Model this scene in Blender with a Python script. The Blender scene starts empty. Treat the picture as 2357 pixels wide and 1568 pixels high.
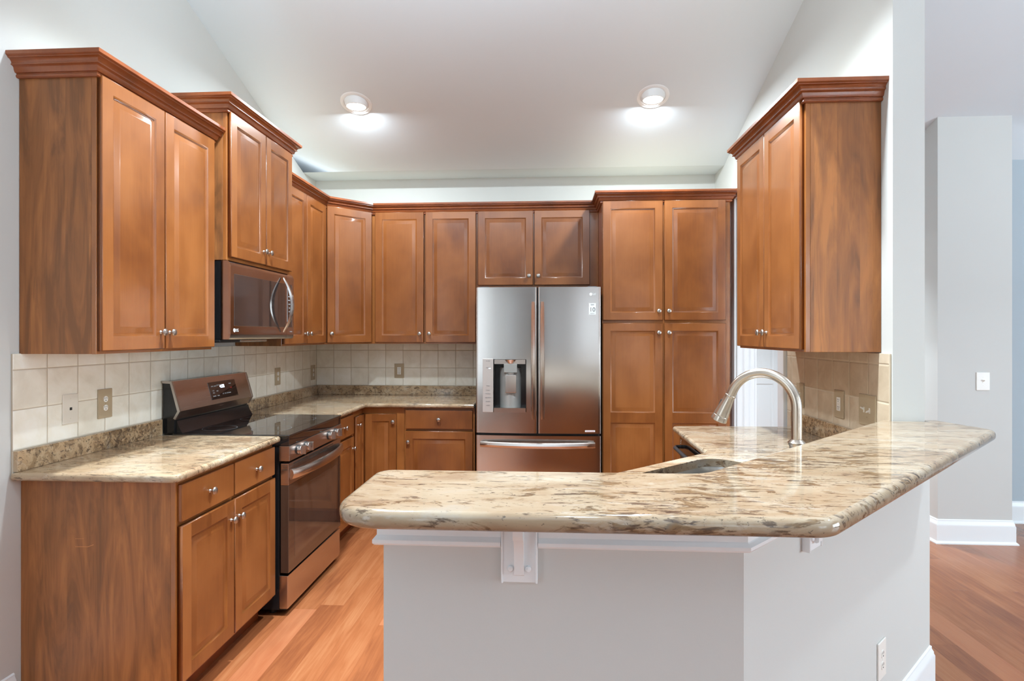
import bpy, bmesh, math, random
from mathutils import Vector, Matrix
random.seed(7)
PI = math.pi
S = bpy.context.scene
COL = S.collection

# ------------------------------------------------------------------ camera, world, light, exposure
CAM_H = 1.4758
cd = bpy.data.cameras.new('camera'); cam = bpy.data.objects.new('camera', cd); COL.objects.link(cam)
cam.location = (0, 0, CAM_H); cam.rotation_euler = (PI/2, 0, .0606)
cd.sensor_width = 36; cd.lens = 1335.85*36/2357; cd.shift_y = -13.7/2357; cd.clip_start = .02
S.camera = cam
S.view_settings.view_transform = 'Standard'; S.view_settings.look = 'None'
S.view_settings.gamma = 1; S.view_settings.use_curve_mapping = False
S.view_settings.exposure = 0.2
S.cycles.max_bounces = 8; S.cycles.diffuse_bounces = 5; S.cycles.glossy_bounces = 4
S.cycles.transmission_bounces = 2; S.cycles.caustics_reflective = False; S.cycles.caustics_refractive = False
S.cycles.use_denoising = True; S.cycles.sample_clamp_indirect = 4

w = bpy.data.worlds.new('world'); S.world = w; w.use_nodes = True
wb = w.node_tree.nodes['Background']; wb.inputs[0].default_value = (.80, .90, 1, 1); wb.inputs[1].default_value = 1.6

def area(name, loc, rot, sx, sy, watts, color=(1, 1, 1), spread=PI):
    l = bpy.data.lights.new(name, 'AREA'); l.shape = 'RECTANGLE'; l.size = sx; l.size_y = sy
    l.energy = watts; l.color = color; l.spread = spread
    o = bpy.data.objects.new(name, l); COL.objects.link(o); o.location = loc; o.rotation_euler = rot
    return o
DAY = (.74, .895, 1)
# daylight coming in through the windows of the room behind the camera
for i, (wx, ww, e) in enumerate([(4.55, 1.7, 1150), (6.25, 1.4, 1000), (2.1, 1.1, 26), (-1.5, .12, 5), (.42, .10, 4)]):  # two narrow slits added to streak the refrigerator's reflections
    area('window_daylight', (wx, -4.55, 1.55), (PI/2, 0, PI), ww, 2.1, e, DAY)
area('added_east_light', (7.0, 0.3, 1.45), (PI/2, 0, PI/2), 3.0, 2.2, 200, DAY)  # unseen side light added to brighten the left side
area('added_left_light', (-2.03, -1.6, 1.55), (PI/2, 0, -PI/2), 1.8, 1.9, 18, DAY)  # unseen light added to even out the room
# uplights added out of frame as unseen fill, then downlights out of frame
area('added_vault_fill', (-.2, -1.3, 2.5), (PI-.12, 0, 0), 3.4, 1.6, 60, (.76, .90, 1))
area('added_hall_fill', (4.2, 1.0, 2.5), (PI-.2, 0, 0), 2.4, 1.6, 45, (.76, .90, 1))
area('added_bar_fill', (-.3, 2.2, 2.95), (PI-1.0, 0, 0), 2.4, .3, 11, (.76, .90, 1))
for dx, dy, dz, e in ((-1.0, 2.45, 3.6, 60), (.5, 2.45, 3.6, 60), (.2, .5, 3.9, 22), (3.0, 1.8, 3.7, 20), (2.2, 5.4, 2.80, 40)):  # first pair read from tile shadows; other three added as unseen fill
    area('unseen_downlight', (dx, dy, dz), (0, 0, 0), .15, .15, e, (.80, .92, 1), 1.8)

# ------------------------------------------------------------------ materials
def new_mat(name):
    m = bpy.data.materials.new(name); m.use_nodes = True
    nt = m.node_tree; b = nt.nodes['Principled BSDF']
    return m, nt, b
def N(nt, t, **kw):
    n = nt.nodes.new(t)
    for k, v in kw.items(): setattr(n, k, v)
    return n
def L(nt, a, b): nt.links.new(a, b)
def srgb(r, g, b):
    f = lambda c: (c/255/12.92) if c/255 <= .04045 else ((c/255+.055)/1.055)**2.4
    return (f(r), f(g), f(b), 1)
def ramp(nt, fac, stops):
    r = N(nt, 'ShaderNodeValToRGB'); L(nt, fac, r.inputs[0])
    while len(r.color_ramp.elements) < len(stops): r.color_ramp.elements.new(.5)
    for e, (p, c) in zip(r.color_ramp.elements, stops): e.position = p; e.color = c
    return r.outputs[0]
def mapping(nt, src, scale=(1, 1, 1), rot=(0, 0, 0), loc=(0, 0, 0)):
    m = N(nt, 'ShaderNodeMapping'); L(nt, src, m.inputs[0])
    m.inputs['Scale'].default_value = scale; m.inputs['Rotation'].default_value = rot; m.inputs['Location'].default_value = loc
    return m.outputs[0]
def noise(nt, vec, scale, detail=4, rough=.5, dist=0):
    n = N(nt, 'ShaderNodeTexNoise'); L(nt, vec, n.inputs['Vector'])
    n.inputs['Scale'].default_value = scale; n.inputs['Detail'].default_value = detail
    n.inputs['Roughness'].default_value = rough; n.inputs['Distortion'].default_value = dist
    return n.outputs['Fac']
def mixc(nt, fac, a, b, mode='MIX'):
    m = N(nt, 'ShaderNodeMix', data_type='RGBA', blend_type=mode)
    for inp, v in ((m.inputs[0], fac), (m.inputs[6], a), (m.inputs[7], b)):
        if hasattr(v, 'links'): L(nt, v, inp)
        else: inp.default_value = v
    return m.outputs[2]
def math_(nt, op, a, b=0.0, c=0.0):
    m = N(nt, 'ShaderNodeMath', operation=op)
    for i, v in enumerate((a, b, c)):
        if hasattr(v, 'links'): L(nt, v, m.inputs[i])
        else: m.inputs[i].default_value = v
    return m.outputs[0]
def bump(nt, b, h, strength=.2, dist=.01):
    n = N(nt, 'ShaderNodeBump'); L(nt, h, n.inputs['Height'])
    n.inputs['Strength'].default_value = strength; n.inputs['Distance'].default_value = dist
    L(nt, n.outputs[0], b.inputs['Normal'])
def plain(name, col, rough=.5, metal=0, spec=.5, coat=0):
    m, nt, b = new_mat(name)
    b.inputs['Base Color'].default_value = col; b.inputs['Roughness'].default_value = rough
    b.inputs['Metallic'].default_value = metal; b.inputs['Specular IOR Level'].default_value = spec
    b.inputs['Coat Weight'].default_value = coat
    return m
def emit(name, col, strength):
    m, nt, b = new_mat(name)
    b.inputs['Base Color'].default_value = col
    b.inputs['Emission Color'].default_value = col; b.inputs['Emission Strength'].default_value = strength
    return m
def paint(name, col, rough=.6):
    m, nt, b = new_mat(name)
    g = N(nt, 'ShaderNodeNewGeometry').outputs['Position']
    n = noise(nt, g, 1.3, 3)
    c2 = tuple(x*.97 for x in col[:3]) + (1,)
    L(nt, mixc(nt, n, col, c2), b.inputs['Base Color'])
    b.inputs['Roughness'].default_value = rough; b.inputs['Specular IOR Level'].default_value = .3
    bump(nt, b, noise(nt, g, 180, 2), .06, .002)
    return m

def wood(name, dark, mid, light, grain=1.0, rough=.30, bias=0):
    m, nt, b = new_mat(name)
    tc = N(nt, 'ShaderNodeTexCoord').outputs['Object']
    oi = N(nt, 'ShaderNodeObjectInfo').outputs['Random']
    at = N(nt, 'ShaderNodeAttribute', attribute_name='tone').outputs['Fac']
    off = N(nt, 'ShaderNodeVectorMath', operation='ADD'); L(nt, tc, off.inputs[0])
    cx = N(nt, 'ShaderNodeCombineXYZ')
    L(nt, math_(nt, 'MULTIPLY', oi, 17.0), cx.inputs[0]); L(nt, math_(nt, 'MULTIPLY', at, 5.0), cx.inputs[2])
    L(nt, cx.outputs[0], off.inputs[1])
    v = off.outputs[0]
    cloud = noise(nt, mapping(nt, v, (1, 1, .7)), 4.5, 3, .5, .3)
    fine = noise(nt, mapping(nt, v, (1, 1, .06)), 90, 4, .6)
    t = math_(nt, 'ADD', math_(nt, 'MULTIPLY', cloud, .72), math_(nt, 'MULTIPLY', fine, .16*grain))
    t = math_(nt, 'ADD', t, math_(nt, 'MULTIPLY', at, .22))
    col = ramp(nt, t, [(.30+bias, dark), (.47+bias, mid), (.68+bias, light)])
    L(nt, col, b.inputs['Base Color'])
    b.inputs['Roughness'].default_value = rough
    b.inputs['Specular IOR Level'].default_value = .45
    b.inputs['Coat Weight'].default_value = .25; b.inputs['Coat Roughness'].default_value = .12
    bump(nt, b, fine, .04, .002)
    return m

def veneer(name):                       # printed walnut veneer of the cabinet ends, set in strips
    m, nt, b = new_mat(name)
    tc = N(nt, 'ShaderNodeTexCoord').outputs['Object']
    sp = N(nt, 'ShaderNodeSeparateXYZ'); L(nt, tc, sp.inputs[0])
    s = math_(nt, 'ADD', sp.outputs[0], sp.outputs[1])
    strip = math_(nt, 'FLOOR', math_(nt, 'MULTIPLY', s, 10.5))
    wn = N(nt, 'ShaderNodeTexWhiteNoise', noise_dimensions='1D'); L(nt, strip, wn.inputs['W'])
    cx = N(nt, 'ShaderNodeCombineXYZ'); L(nt, s, cx.inputs[0]); L(nt, math_(nt, 'MULTIPLY', wn.outputs['Value'], 9.0), cx.inputs[1]); L(nt, sp.outputs[2], cx.inputs[2])
    v = cx.outputs[0]
    fig = noise(nt, mapping(nt, v, (6, 1, 1.0)), 1.5, 5, .55, 2.2)
    vein = noise(nt, mapping(nt, v, (26, 1, 2.2)), 1.4, 5, .6, 1.6)
    pore = noise(nt, mapping(nt, v, (170, 1, 4)), 1.0, 3, .6)
    t = math_(nt, 'ADD', math_(nt, 'MULTIPLY', fig, .72), math_(nt, 'MULTIPLY', pore, .14))
    t = math_(nt, 'ADD', t, math_(nt, 'MULTIPLY', wn.outputs['Value'], .12))
    c = ramp(nt, t, [(.36, srgb(120, 77, 45)), (.50, srgb(150, 96, 55)), (.64, srgb(176, 114, 64))])
    dk = ramp(nt, vein, [(.58, (0, 0, 0, 1)), (.76, (1, 1, 1, 1))])
    f = math_(nt, 'MULTIPLY', dk, .5)
    c = mixc(nt, f, c, srgb(98, 68, 50))
    L(nt, c, b.inputs['Base Color'])
    b.inputs['Roughness'].default_value = .42; b.inputs['Specular IOR Level'].default_value = .35
    return m

def granite(name, blotch=1.0, fleck=1.0, gold=0.0, streak=.40, dens=0.0, dim_lift=(1, 1, 1, 1)):
    m, nt, b = new_mat(name)
    g = N(nt, 'ShaderNodeNewGeometry').outputs['Position']
    v = mapping(nt, g, (streak, 1, 1), (0, 0, .22))
    base = noise(nt, v, 8, 6, .6, .6)
    c = ramp(nt, base, [(.30, srgb(130, 107, 86)), (.45, srgb(147, 127, 104)), (.58, srgb(156, 140, 119)), (.72, srgb(154, 145, 134))])
    # milky quartz
    q = ramp(nt, noise(nt, v, 20, 5, .65, .8), [(.58, (0, 0, 0, 1)), (.68, (1, 1, 1, 1))])
    c = mixc(nt, math_(nt, 'MULTIPLY', q, .5), c, srgb(170, 161, 150))
    # density of the minerals drifts over the slab
    den = noise(nt, mapping(nt, g, (.8, 1, 1), (0, 0, .3)), 2.6, 3, .5, .4)
    thr = math_(nt, 'ADD', math_(nt, 'MULTIPLY', math_(nt, 'SUBTRACT', den, .5), .42), .012+dens)
    c = mixc(nt, 1.0, c, dim_lift, 'MULTIPLY')  # brighter colour painted in for slabs that get less light
    # golden veins
    gd = ramp(nt, math_(nt, 'ADD', noise(nt, v, 16, 7, .66, 1.2), math_(nt, 'MULTIPLY', thr, .5)), [(.52, (0, 0, 0, 1)), (.62, (1, 1, 1, 1))])
    c = mixc(nt, math_(nt, 'MULTIPLY', gd, .38+gold), c, srgb(132, 106, 78))
    # brown mica patches
    br = math_(nt, 'ADD', noise(nt, v, 21, 8, .68, .9), thr)
    brm = ramp(nt, br, [(.565, (0, 0, 0, 1)), (.605, (1, 1, 1, 1))])
    bc = ramp(nt, noise(nt, v, 40, 4, .6), [(.35, srgb(80, 62, 46)), (.52, srgb(116, 92, 66)), (.68, srgb(110, 102, 92))])
    c = mixc(nt, math_(nt, 'MULTIPLY', brm, .88*blotch), c, bc)
    # small dark flecks, drawn out along the slab
    fl = math_(nt, 'ADD', noise(nt, mapping(nt, g, (streak*.6, 1, 1), (0, 0, .2)), 62, 6, .66, .5), math_(nt, 'MULTIPLY', thr, .55))
    flm = ramp(nt, fl, [(.575, (0, 0, 0, 1)), (.63, (1, 1, 1, 1))])
    c = mixc(nt, math_(nt, 'MULTIPLY', flm, .85*fleck), c, srgb(70, 55, 45))
    sp = noise(nt, mapping(nt, g, (.7, 1, 1)), 120, 4, .6, .4)
    spm = ramp(nt, math_(nt, 'ADD', sp, math_(nt, 'MULTIPLY', thr, .4)), [(.64, (0, 0, 0, 1)), (.69, (1, 1, 1, 1))])
    c = mixc(nt, math_(nt, 'MULTIPLY', spm, .7*fleck), c, srgb(46, 42, 42))
    L(nt, c, b.inputs['Base Color'])
    b.inputs['Roughness'].default_value = .07; b.inputs['Specular IOR Level'].default_value = .55
    return m

def tile_mat(name, s, ou, ov, cols):
    m, nt, b = new_mat(name)
    uv = N(nt, 'ShaderNodeUVMap').outputs[0]
    sp = N(nt, 'ShaderNodeSeparateXYZ'); L(nt, uv, sp.inputs[0])
    u = math_(nt, 'DIVIDE', math_(nt, 'SUBTRACT', sp.outputs[0], ou), s)
    v = math_(nt, 'DIVIDE', math_(nt, 'SUBTRACT', sp.outputs[1], ov), s)
    fu = math_(nt, 'FRACT', u); fv = math_(nt, 'FRACT', v)
    du = math_(nt, 'MINIMUM', fu, math_(nt, 'SUBTRACT', 1.0, fu)); dv = math_(nt, 'MINIMUM', fv, math_(nt, 'SUBTRACT', 1.0, fv))
    d = math_(nt, 'MINIMUM', du, dv)
    cx = N(nt, 'ShaderNodeCombineXYZ'); L(nt, math_(nt, 'FLOOR', u), cx.inputs[0]); L(nt, math_(nt, 'FLOOR', v), cx.inputs[1])
    wn = N(nt, 'ShaderNodeTexWhiteNoise', noise_dimensions='2D'); L(nt, cx.outputs[0], wn.inputs['Vector'])
    g = N(nt, 'ShaderNodeNewGeometry').outputs['Position']
    ad = N(nt, 'ShaderNodeVectorMath', operation='ADD'); L(nt, g, ad.inputs[0]); L(nt, wn.outputs['Color'], ad.inputs[1])
    cl = noise(nt, ad.outputs[0], 9, 6, .6, .6)
    t = math_(nt, 'ADD', math_(nt, 'MULTIPLY', cl, .8), math_(nt, 'MULTIPLY', wn.outputs['Value'], .18))
    c = ramp(nt, t, [(.3, cols[0]), (.5, cols[1]), (.68, cols[2])])
    gm = ramp(nt, d, [(.010, (1, 1, 1, 1)), (.016, (0, 0, 0, 1))])
    c = mixc(nt, gm, c, cols[3])
    L(nt, c, b.inputs['Base Color'])
    L(nt, ramp(nt, gm, [(0, (.28,)*3+(1,)), (1, (.8,)*3+(1,))]), b.inputs['Roughness'])
    hb = ramp(nt, d, [(.008, (0, 0, 0, 1)), (.04, (1, 1, 1, 1))])
    bump(nt, b, math_(nt, 'ADD', hb, math_(nt, 'MULTIPLY', cl, .25)), .5, .003)
    return m

def floor_mat():
    m, nt, b = new_mat('red_oak_planks')
    g = N(nt, 'ShaderNodeNewGeometry').outputs['Position']
    sp = N(nt, 'ShaderNodeSeparateXYZ'); L(nt, g, sp.inputs[0])
    W, LEN = .127, 1.05
    r = math_(nt, 'DIVIDE', math_(nt, 'ADD', sp.outputs[0], 20.03), W)
    row = math_(nt, 'FLOOR', r)
    wr = N(nt, 'ShaderNodeTexWhiteNoise', noise_dimensions='1D'); L(nt, row, wr.inputs['W'])
    q = math_(nt, 'DIVIDE', math_(nt, 'ADD', math_(nt, 'ADD', sp.outputs[1], 30), math_(nt, 'MULTIPLY', wr.outputs['Value'], 7.3)), LEN)
    cl_ = math_(nt, 'FLOOR', q)
    cx = N(nt, 'ShaderNodeCombineXYZ'); L(nt, row, cx.inputs[0]); L(nt, cl_, cx.inputs[1])
    wn = N(nt, 'ShaderNodeTexWhiteNoise', noise_dimensions='2D'); L(nt, cx.outputs[0], wn.inputs['Vector'])
    ad = N(nt, 'ShaderNodeVectorMath', operation='MULTIPLY_ADD'); L(nt, wn.outputs['Color'], ad.inputs[0]); ad.inputs[1].default_value = (9, 9, 9); L(nt, g, ad.inputs[2])
    gv = ad.outputs[0]
    grain = noise(nt, mapping(nt, gv, (26, 1.6, 1)), 1.5, 5, .6, 1.2)
    cloud = noise(nt, mapping(nt, gv, (4, 1.2, 1)), 1.4, 3, .5, .5)
    t = math_(nt, 'ADD', math_(nt, 'MULTIPLY', grain, .38), math_(nt, 'MULTIPLY', cloud, .35))
    t = math_(nt, 'ADD', t, math_(nt, 'MULTIPLY', wn.outputs['Value'], .26))
    c = ramp(nt, t, [(.30, srgb(116, 64, 37)), (.48, srgb(143, 85, 51)), (.66, srgb(160, 106, 70))])
    pk = math_(nt, 'MULTIPLY', math_(nt, 'GREATER_THAN', wn.outputs['Value'], .72), .30)
    c = mixc(nt, pk, c, srgb(164, 92, 64))
    fr = math_(nt, 'FRACT', r); fq = math_(nt, 'FRACT', q)
    dr = math_(nt, 'MULTIPLY', math_(nt, 'MINIMUM', fr, math_(nt, 'SUBTRACT', 1, fr)), W)
    dq = math_(nt, 'MULTIPLY', math_(nt, 'MINIMUM', fq, math_(nt, 'SUBTRACT', 1, fq)), LEN)
    d = math_(nt, 'MINIMUM', dr, dq)
    seam = ramp(nt, math_(nt, 'MULTIPLY', d, 100), [(.04, (1, 1, 1, 1)), (.13, (0, 0, 0, 1))])
    c = mixc(nt, math_(nt, 'MULTIPLY', seam, .45), c, srgb(120, 62, 36))
    L(nt, c, b.inputs['Base Color'])
    b.inputs['Roughness'].default_value = .24; b.inputs['Specular IOR Level'].default_value = .4
    bump(nt, b, math_(nt, 'SUBTRACT', math_(nt, 'MULTIPLY', grain, .15), seam), .12, .002)
    return m

def steel(name, col, rough, aniso=.7, axis='Z'):
    m, nt, b = new_mat(name)
    b.inputs['Base Color'].default_value = col; b.inputs['Metallic'].default_value = 1
    b.inputs['Anisotropic'].default_value = aniso
    t = N(nt, 'ShaderNodeTangent', direction_type='RADIAL', axis=axis); L(nt, t.outputs[0], b.inputs['Tangent'])
    g = N(nt, 'ShaderNodeTexCoord').outputs['Object']
    n = noise(nt, mapping(nt, g, (3, 3, 700) if axis == 'Z' else (700, 700, 3)), 1, 2)
    L(nt, math_(nt, 'ADD', rough-.03, math_(nt, 'MULTIPLY', n, .06)), b.inputs['Roughness'])
    return m

WALL = paint('wall_paint', srgb(204, 205, 202))
BLUE = paint('blue_wall_paint', srgb(176, 188, 196))
CEIL = paint('ceiling_paint', srgb(216, 224, 230), .7)
TRIM = plain('white_trim_paint', srgb(234, 238, 240), .35)
MAPLE = wood('stained_maple', srgb(107, 58, 26), srgb(128, 74, 34), srgb(146, 89, 45))
MAPLE_CROWN = wood('stained_maple_crown', srgb(112, 58, 28), srgb(136, 72, 36), srgb(158, 90, 48))
MAPLE_FRAME = wood('stained_maple_frame', srgb(134, 79, 37), srgb(154, 95, 46), srgb(168, 109, 56))
VENEER = veneer('walnut_veneer')
GRANITE = granite('granite')
GRANITE_FINE = granite('granite_fine', .5, .85, .08, .45, .016, (1.3, 1.24, 1.15, 1))  # finer flecks; colour lifted to offset the weaker light there
GRANITE_SPLASH = granite('granite_splash', .7, .9, .40, .95, .018, (1.4, 1.28, 1.1, 1))  # golden mottling; colour lifted where less light falls
TS = .1557
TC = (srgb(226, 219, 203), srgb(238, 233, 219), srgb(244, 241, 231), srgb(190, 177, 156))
TILE_L = tile_mat('tile_left', TS, 2.1067, 1.0272, TC)
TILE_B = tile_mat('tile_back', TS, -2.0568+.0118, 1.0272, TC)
TC_SHADED = (srgb(184, 164, 138), srgb(200, 182, 157), srgb(212, 196, 173), srgb(206, 191, 168))  # darker copy of the tile colours, with the right wall's shade painted in
TILE_R = tile_mat('tile_right_shaded', .1606, 2.664, 1.0272, TC_SHADED)
FLOOR = floor_mat()
STEEL = steel('stainless', (.62, .575, .54, 1), .19, .5)
STEEL_H = steel('stainless_handle', (.66, .60, .56, 1), .22, .4)
STEEL_MIRROR = steel('stainless_microwave', (.52, .47, .45, 1), .13, .3)
STEEL_WARM = steel('stainless_range', (.60, .52, .47, 1), .26, .5)
NICKEL = plain('brushed_nickel', (.50, .465, .43, 1), .3, 1)
FAUCETM = plain('faucet_nickel', (.52, .45, .38, 1), .27, 1)
BLACKG = plain('black_glass', (.012, .011, .011, 1), .03, 0, .9, .6)
BLACK = plain('black_enamel', (.012, .012, .013, 1), .16, 0, .5)
BLACKP = plain('black_plastic', (.015, .015, .016, 1), .4)
GREYP = plain('grey_plastic', srgb(150, 150, 146), .35, .3)
DARKGREY = plain('dark_grey_metal', srgb(70, 72, 76), .4, .4)
OVENGLASS = plain('oven_glass', (.05, .03, .022, 1), .04, 0, .7, .6)
WHITEP = plain('white_plastic', srgb(236, 234, 228), .3)
IVORYP = plain('ivory_plastic', srgb(226, 220, 208), .3)
BEIGEP = plain('beige_plate', srgb(178, 160, 132), .4)
SLOT = plain('slot_dark', (.02, .018, .015, 1), .6)
SINKM = steel('sink_steel', (.5, .5, .49, 1), .3, .3)
LENS = emit('lamp_lens', (1, .98, .95, 1), 9)
LCD = emit('clock_led', (.75, .85, 1, 1), 2)
LEDW = plain('panel_print', (.62, .64, .66, 1), .5)
LEDR = plain('panel_print_red', (.6, .05, .04, 1), .5)
PRINT = plain('dark_print', (.12, .12, .13, 1), .5)
STICK = plain('white_sticker', srgb(228, 236, 236), .35)
SCRATCH = plain('scratch', srgb(196, 130, 78), .6)

# ------------------------------------------------------------------ mesh helpers
class MB:
    def __init__(s, M=None):
        s.bm = bmesh.new(); s.M = M or Matrix.Identity(4); s.t = s.bm.faces.layers.float.new('tone')
    def v(s, p): return s.bm.verts.new(s.M @ Vector(p))
    def face(s, vs, tone=0.0):
        try: f = s.bm.faces.new(vs)
        except ValueError: return None
        f[s.t] = tone; return f
    def poly(s, pts, tone=0.0): return s.face([s.v(p) for p in pts], tone)
    def box(s, x0, y0, z0, x1, y1, z1, bev=0, seg=2, tone=0.0):
        x0, x1 = sorted((x0, x1)); y0, y1 = sorted((y0, y1)); z0, z1 = sorted((z0, z1))
        P = [(x0, y0, z0), (x1, y0, z0), (x1, y1, z0), (x0, y1, z0), (x0, y0, z1), (x1, y0, z1), (x1, y1, z1), (x0, y1, z1)]
        V = [s.v(p) for p in P]
        F = [s.face([V[i] for i in q], tone) for q in ((0, 3, 2, 1), (4, 5, 6, 7), (0, 1, 5, 4), (1, 2, 6, 5), (2, 3, 7, 6), (3, 0, 4, 7))]
        if bev:
            es = list({e for f in F for e in f.edges})
            r = bmesh.ops.bevel(s.bm, geom=es, offset=bev, segments=seg, profile=.5, affect='EDGES')
            for f in r['faces']: f[s.t] = tone
        return s
    def rings(s, rs, closed=True, cap=True, tone=0.0):
        V = [[s.v(p) for p in r] for r in rs]; n = len(rs[0])
        for a, b in zip(V, V[1:]):
            for i in range(n if closed else n-1):
                j = (i+1) % n; s.face([a[i], a[j], b[j], b[i]], tone)
        if cap:
            s.face(list(reversed(V[0])), tone); s.face(V[-1], tone)
        return s
    def prism(s, pts, axis, a, b, tone=0.0):
        def P(p, t): return {'x': (t, p[0], p[1]), 'y': (p[0], t, p[1]), 'z': (p[0], p[1], t)}[axis]
        return s.rings([[P(p, a) for p in pts], [P(p, b) for p in pts]], tone=tone)
    def lathe(s, prof, org=(0, 0, 0), axis=(0, 0, 1), n=20, sx=1, sy=1):
        ax = Vector(axis).normalized(); u = ax.orthogonal().normalized(); w_ = ax.cross(u); o = Vector(org)
        rs = [[o + ax*t + (u*math.cos(2*PI*i/n)*sx + w_*math.sin(2*PI*i/n)*sy)*max(r, 1e-4) for i in range(n)] for r, t in prof]
        return s.rings(rs)
    def tube(s, path, rad, n=14, squash=1.0, side=None):
        P = [Vector(p) for p in path]; R = rad if isinstance(rad, (list, tuple)) else [rad]*len(P)
        rs = []; u = None
        for i, p in enumerate(P):
            t = (P[min(i+1, len(P)-1)] - P[max(i-1, 0)]).normalized()
            if u is None: u = Vector(side) if side else t.orthogonal()
            u = (u - t*u.dot(t)).normalized(); w_ = t.cross(u)
            rs.append([p + (u*math.cos(2*PI*k/n) + w_*math.sin(2*PI*k/n)*squash)*R[i] for k in range(n)])
        return s.rings(rs)
    def sweep(s, path, prof, i0=0, i1=None, tone=0.0):
        """profile (out, z) carried along the 2D path; out is to the right of travel, corners mitred"""
        P = [Vector(p) for p in path]; i1 = len(P)-1 if i1 is None else i1; rs = []
        def nrm(a, b): d = (b-a).normalized(); return Vector((d.y, -d.x))
        for i in range(i0, i1+1):
            n1 = nrm(P[i-1], P[i]) if i > 0 else None; n2 = nrm(P[i], P[i+1]) if i < len(P)-1 else None
            n1 = n1 or n2; n2 = n2 or n1
            m = (n1+n2)/(1+n1.dot(n2))
            rs.append([(P[i].x+m.x*o, P[i].y+m.y*o, z) for o, z in prof])
        return s.rings(rs, tone=tone)
    def slab(s, outline, z0, z1, r, hole=None, seg=5):
        """worktop: rounded edges all round, optional hole with straight cut edges"""
        def inset(poly, d):
            out = []; n = len(poly)
            for i in range(n):
                a, b, c = (Vector(poly[k]) for k in (i-1, i, (i+1) % n))
                d1 = (b-a).normalized(); d2 = (c-b).normalized()
                n1 = Vector((-d1.y, d1.x)); n2 = Vector((-d2.y, d2.x))
                m = (n1+n2)/max(.25, 1+n1.dot(n2)); out.append(b+m*d)
            return out
        prof = [(r*(1-math.sin(k/seg*PI/2)), z0+r*(1-math.cos(k/seg*PI/2))) for k in range(seg+1)]
        prof += [(r*(1-math.cos(k/seg*PI/2)), z1-r+r*math.sin(k/seg*PI/2)) for k in range(seg+1)]
        V = []
        for d, z in prof: V.append([s.v((p.x, p.y, z)) for p in inset(outline, d)])
        n = len(outline)
        for a, b in zip(V, V[1:]):
            for i in range(n): s.face([a[i], a[(i+1) % n], b[(i+1) % n], b[i]])
        H = None
        if hole: H = [[s.v((p[0], p[1], z)) for p in hole] for z in (z0, z1)]
        for k, ring in ((0, V[0]), (1, V[-1])):
            es = [s.bm.edges.get((ring[i], ring[(i+1) % n])) for i in range(n)]
            if H:
                h = H[k]; es += [s.bm.edges.new((h[i], h[(i+1) % len(h)])) for i in range(len(h))]
            bmesh.ops.triangle_fill(s.bm, edges=es, use_beauty=True)
        if H:
            m = len(hole)
            for i in range(m): s.face([H[0][i], H[0][(i+1) % m], H[1][(i+1) % m], H[1][i]])
        return s
    def door(s, x0, x1, z0, z1, y, panels=None, st=.058, th=.02):
        """raised-panel door: stiles, rails and raised fields; back at y, front towards -y"""
        f = y-th
        panels = panels or [(z0+st, z1-st)]
        b = .0035
        def ring(i, h): return [(x0+i, y-h, z0+i), (x1-i, y-h, z0+i), (x1-i, y-h, z1-i), (x0+i, y-h, z1-i)]
        rs = [ring(0, 0), ring(0, th-b), ring(b, th)]
        V = [[s.v(p) for p in r] for r in rs]
        s.face(list(reversed(V[0])))
        for a, c in zip(V, V[1:]):
            for i in range(4): s.face([a[i], a[(i+1) % 4], c[(i+1) % 4], c[i]])
        def q(xa, za, xb, zb, tone): s.poly([(xa, f, za), (xb, f, za), (xb, f, zb), (xa, f, zb)], tone)
        R = random.random
        q(x0+b, z0+b, x0+st, z1-b, R()*.9); q(x1-st, z0+b, x1-b, z1-b, R()*.9)
        zs = [z0+b] + [z for p in panels for z in p] + [z1-b]
        for i in range(0, len(zs), 2): q(x0+st, zs[i], x1-st, zs[i+1], R()*.9)
        for pa, pb in panels:
            t = R()*.8
            prof = [(0, th), (.004, th-.0055), (.010, th-.008), (.014, th-.008), (.036, th-.0015), (.040, th-.001)]
            PV = [[s.v(p) for p in [(x0+st+i, y-h, pa+i), (x1-st-i, y-h, pa+i), (x1-st-i, y-h, pb-i), (x0+st+i, y-h, pb-i)]] for i, h in prof]
            for a, c in zip(PV, PV[1:]):
                for i in range(4): s.face([a[i], a[(i+1) % 4], c[(i+1) % 4], c[i]], t)
            s.face(PV[-1], t)
        return s
    def build(s, name, mat, parent=None, uv=None, sharp=35, recalc=True):
        if recalc: bmesh.ops.recalc_face_normals(s.bm, faces=s.bm.faces)
        for e in s.bm.edges:
            if len(e.link_faces) == 2 and e.calc_face_angle(0) > math.radians(sharp): e.smooth = False
        for f in s.bm.faces: f.smooth = True
        if uv:
            l = s.bm.loops.layers.uv.new('UVMap')
            for f in s.bm.faces:
                for lp in f.loops: lp[l].uv = uv(lp.vert.co)
        me = bpy.data.meshes.new(name); s.bm.to_mesh(me); s.bm.free()
        me.materials.append(mat)
        o = bpy.data.objects.new(name, me); COL.objects.link(o)
        o.modifiers.new('normals', 'WEIGHTED_NORMAL').keep_sharp = True
        if parent: o.parent = parent
        return o

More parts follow.
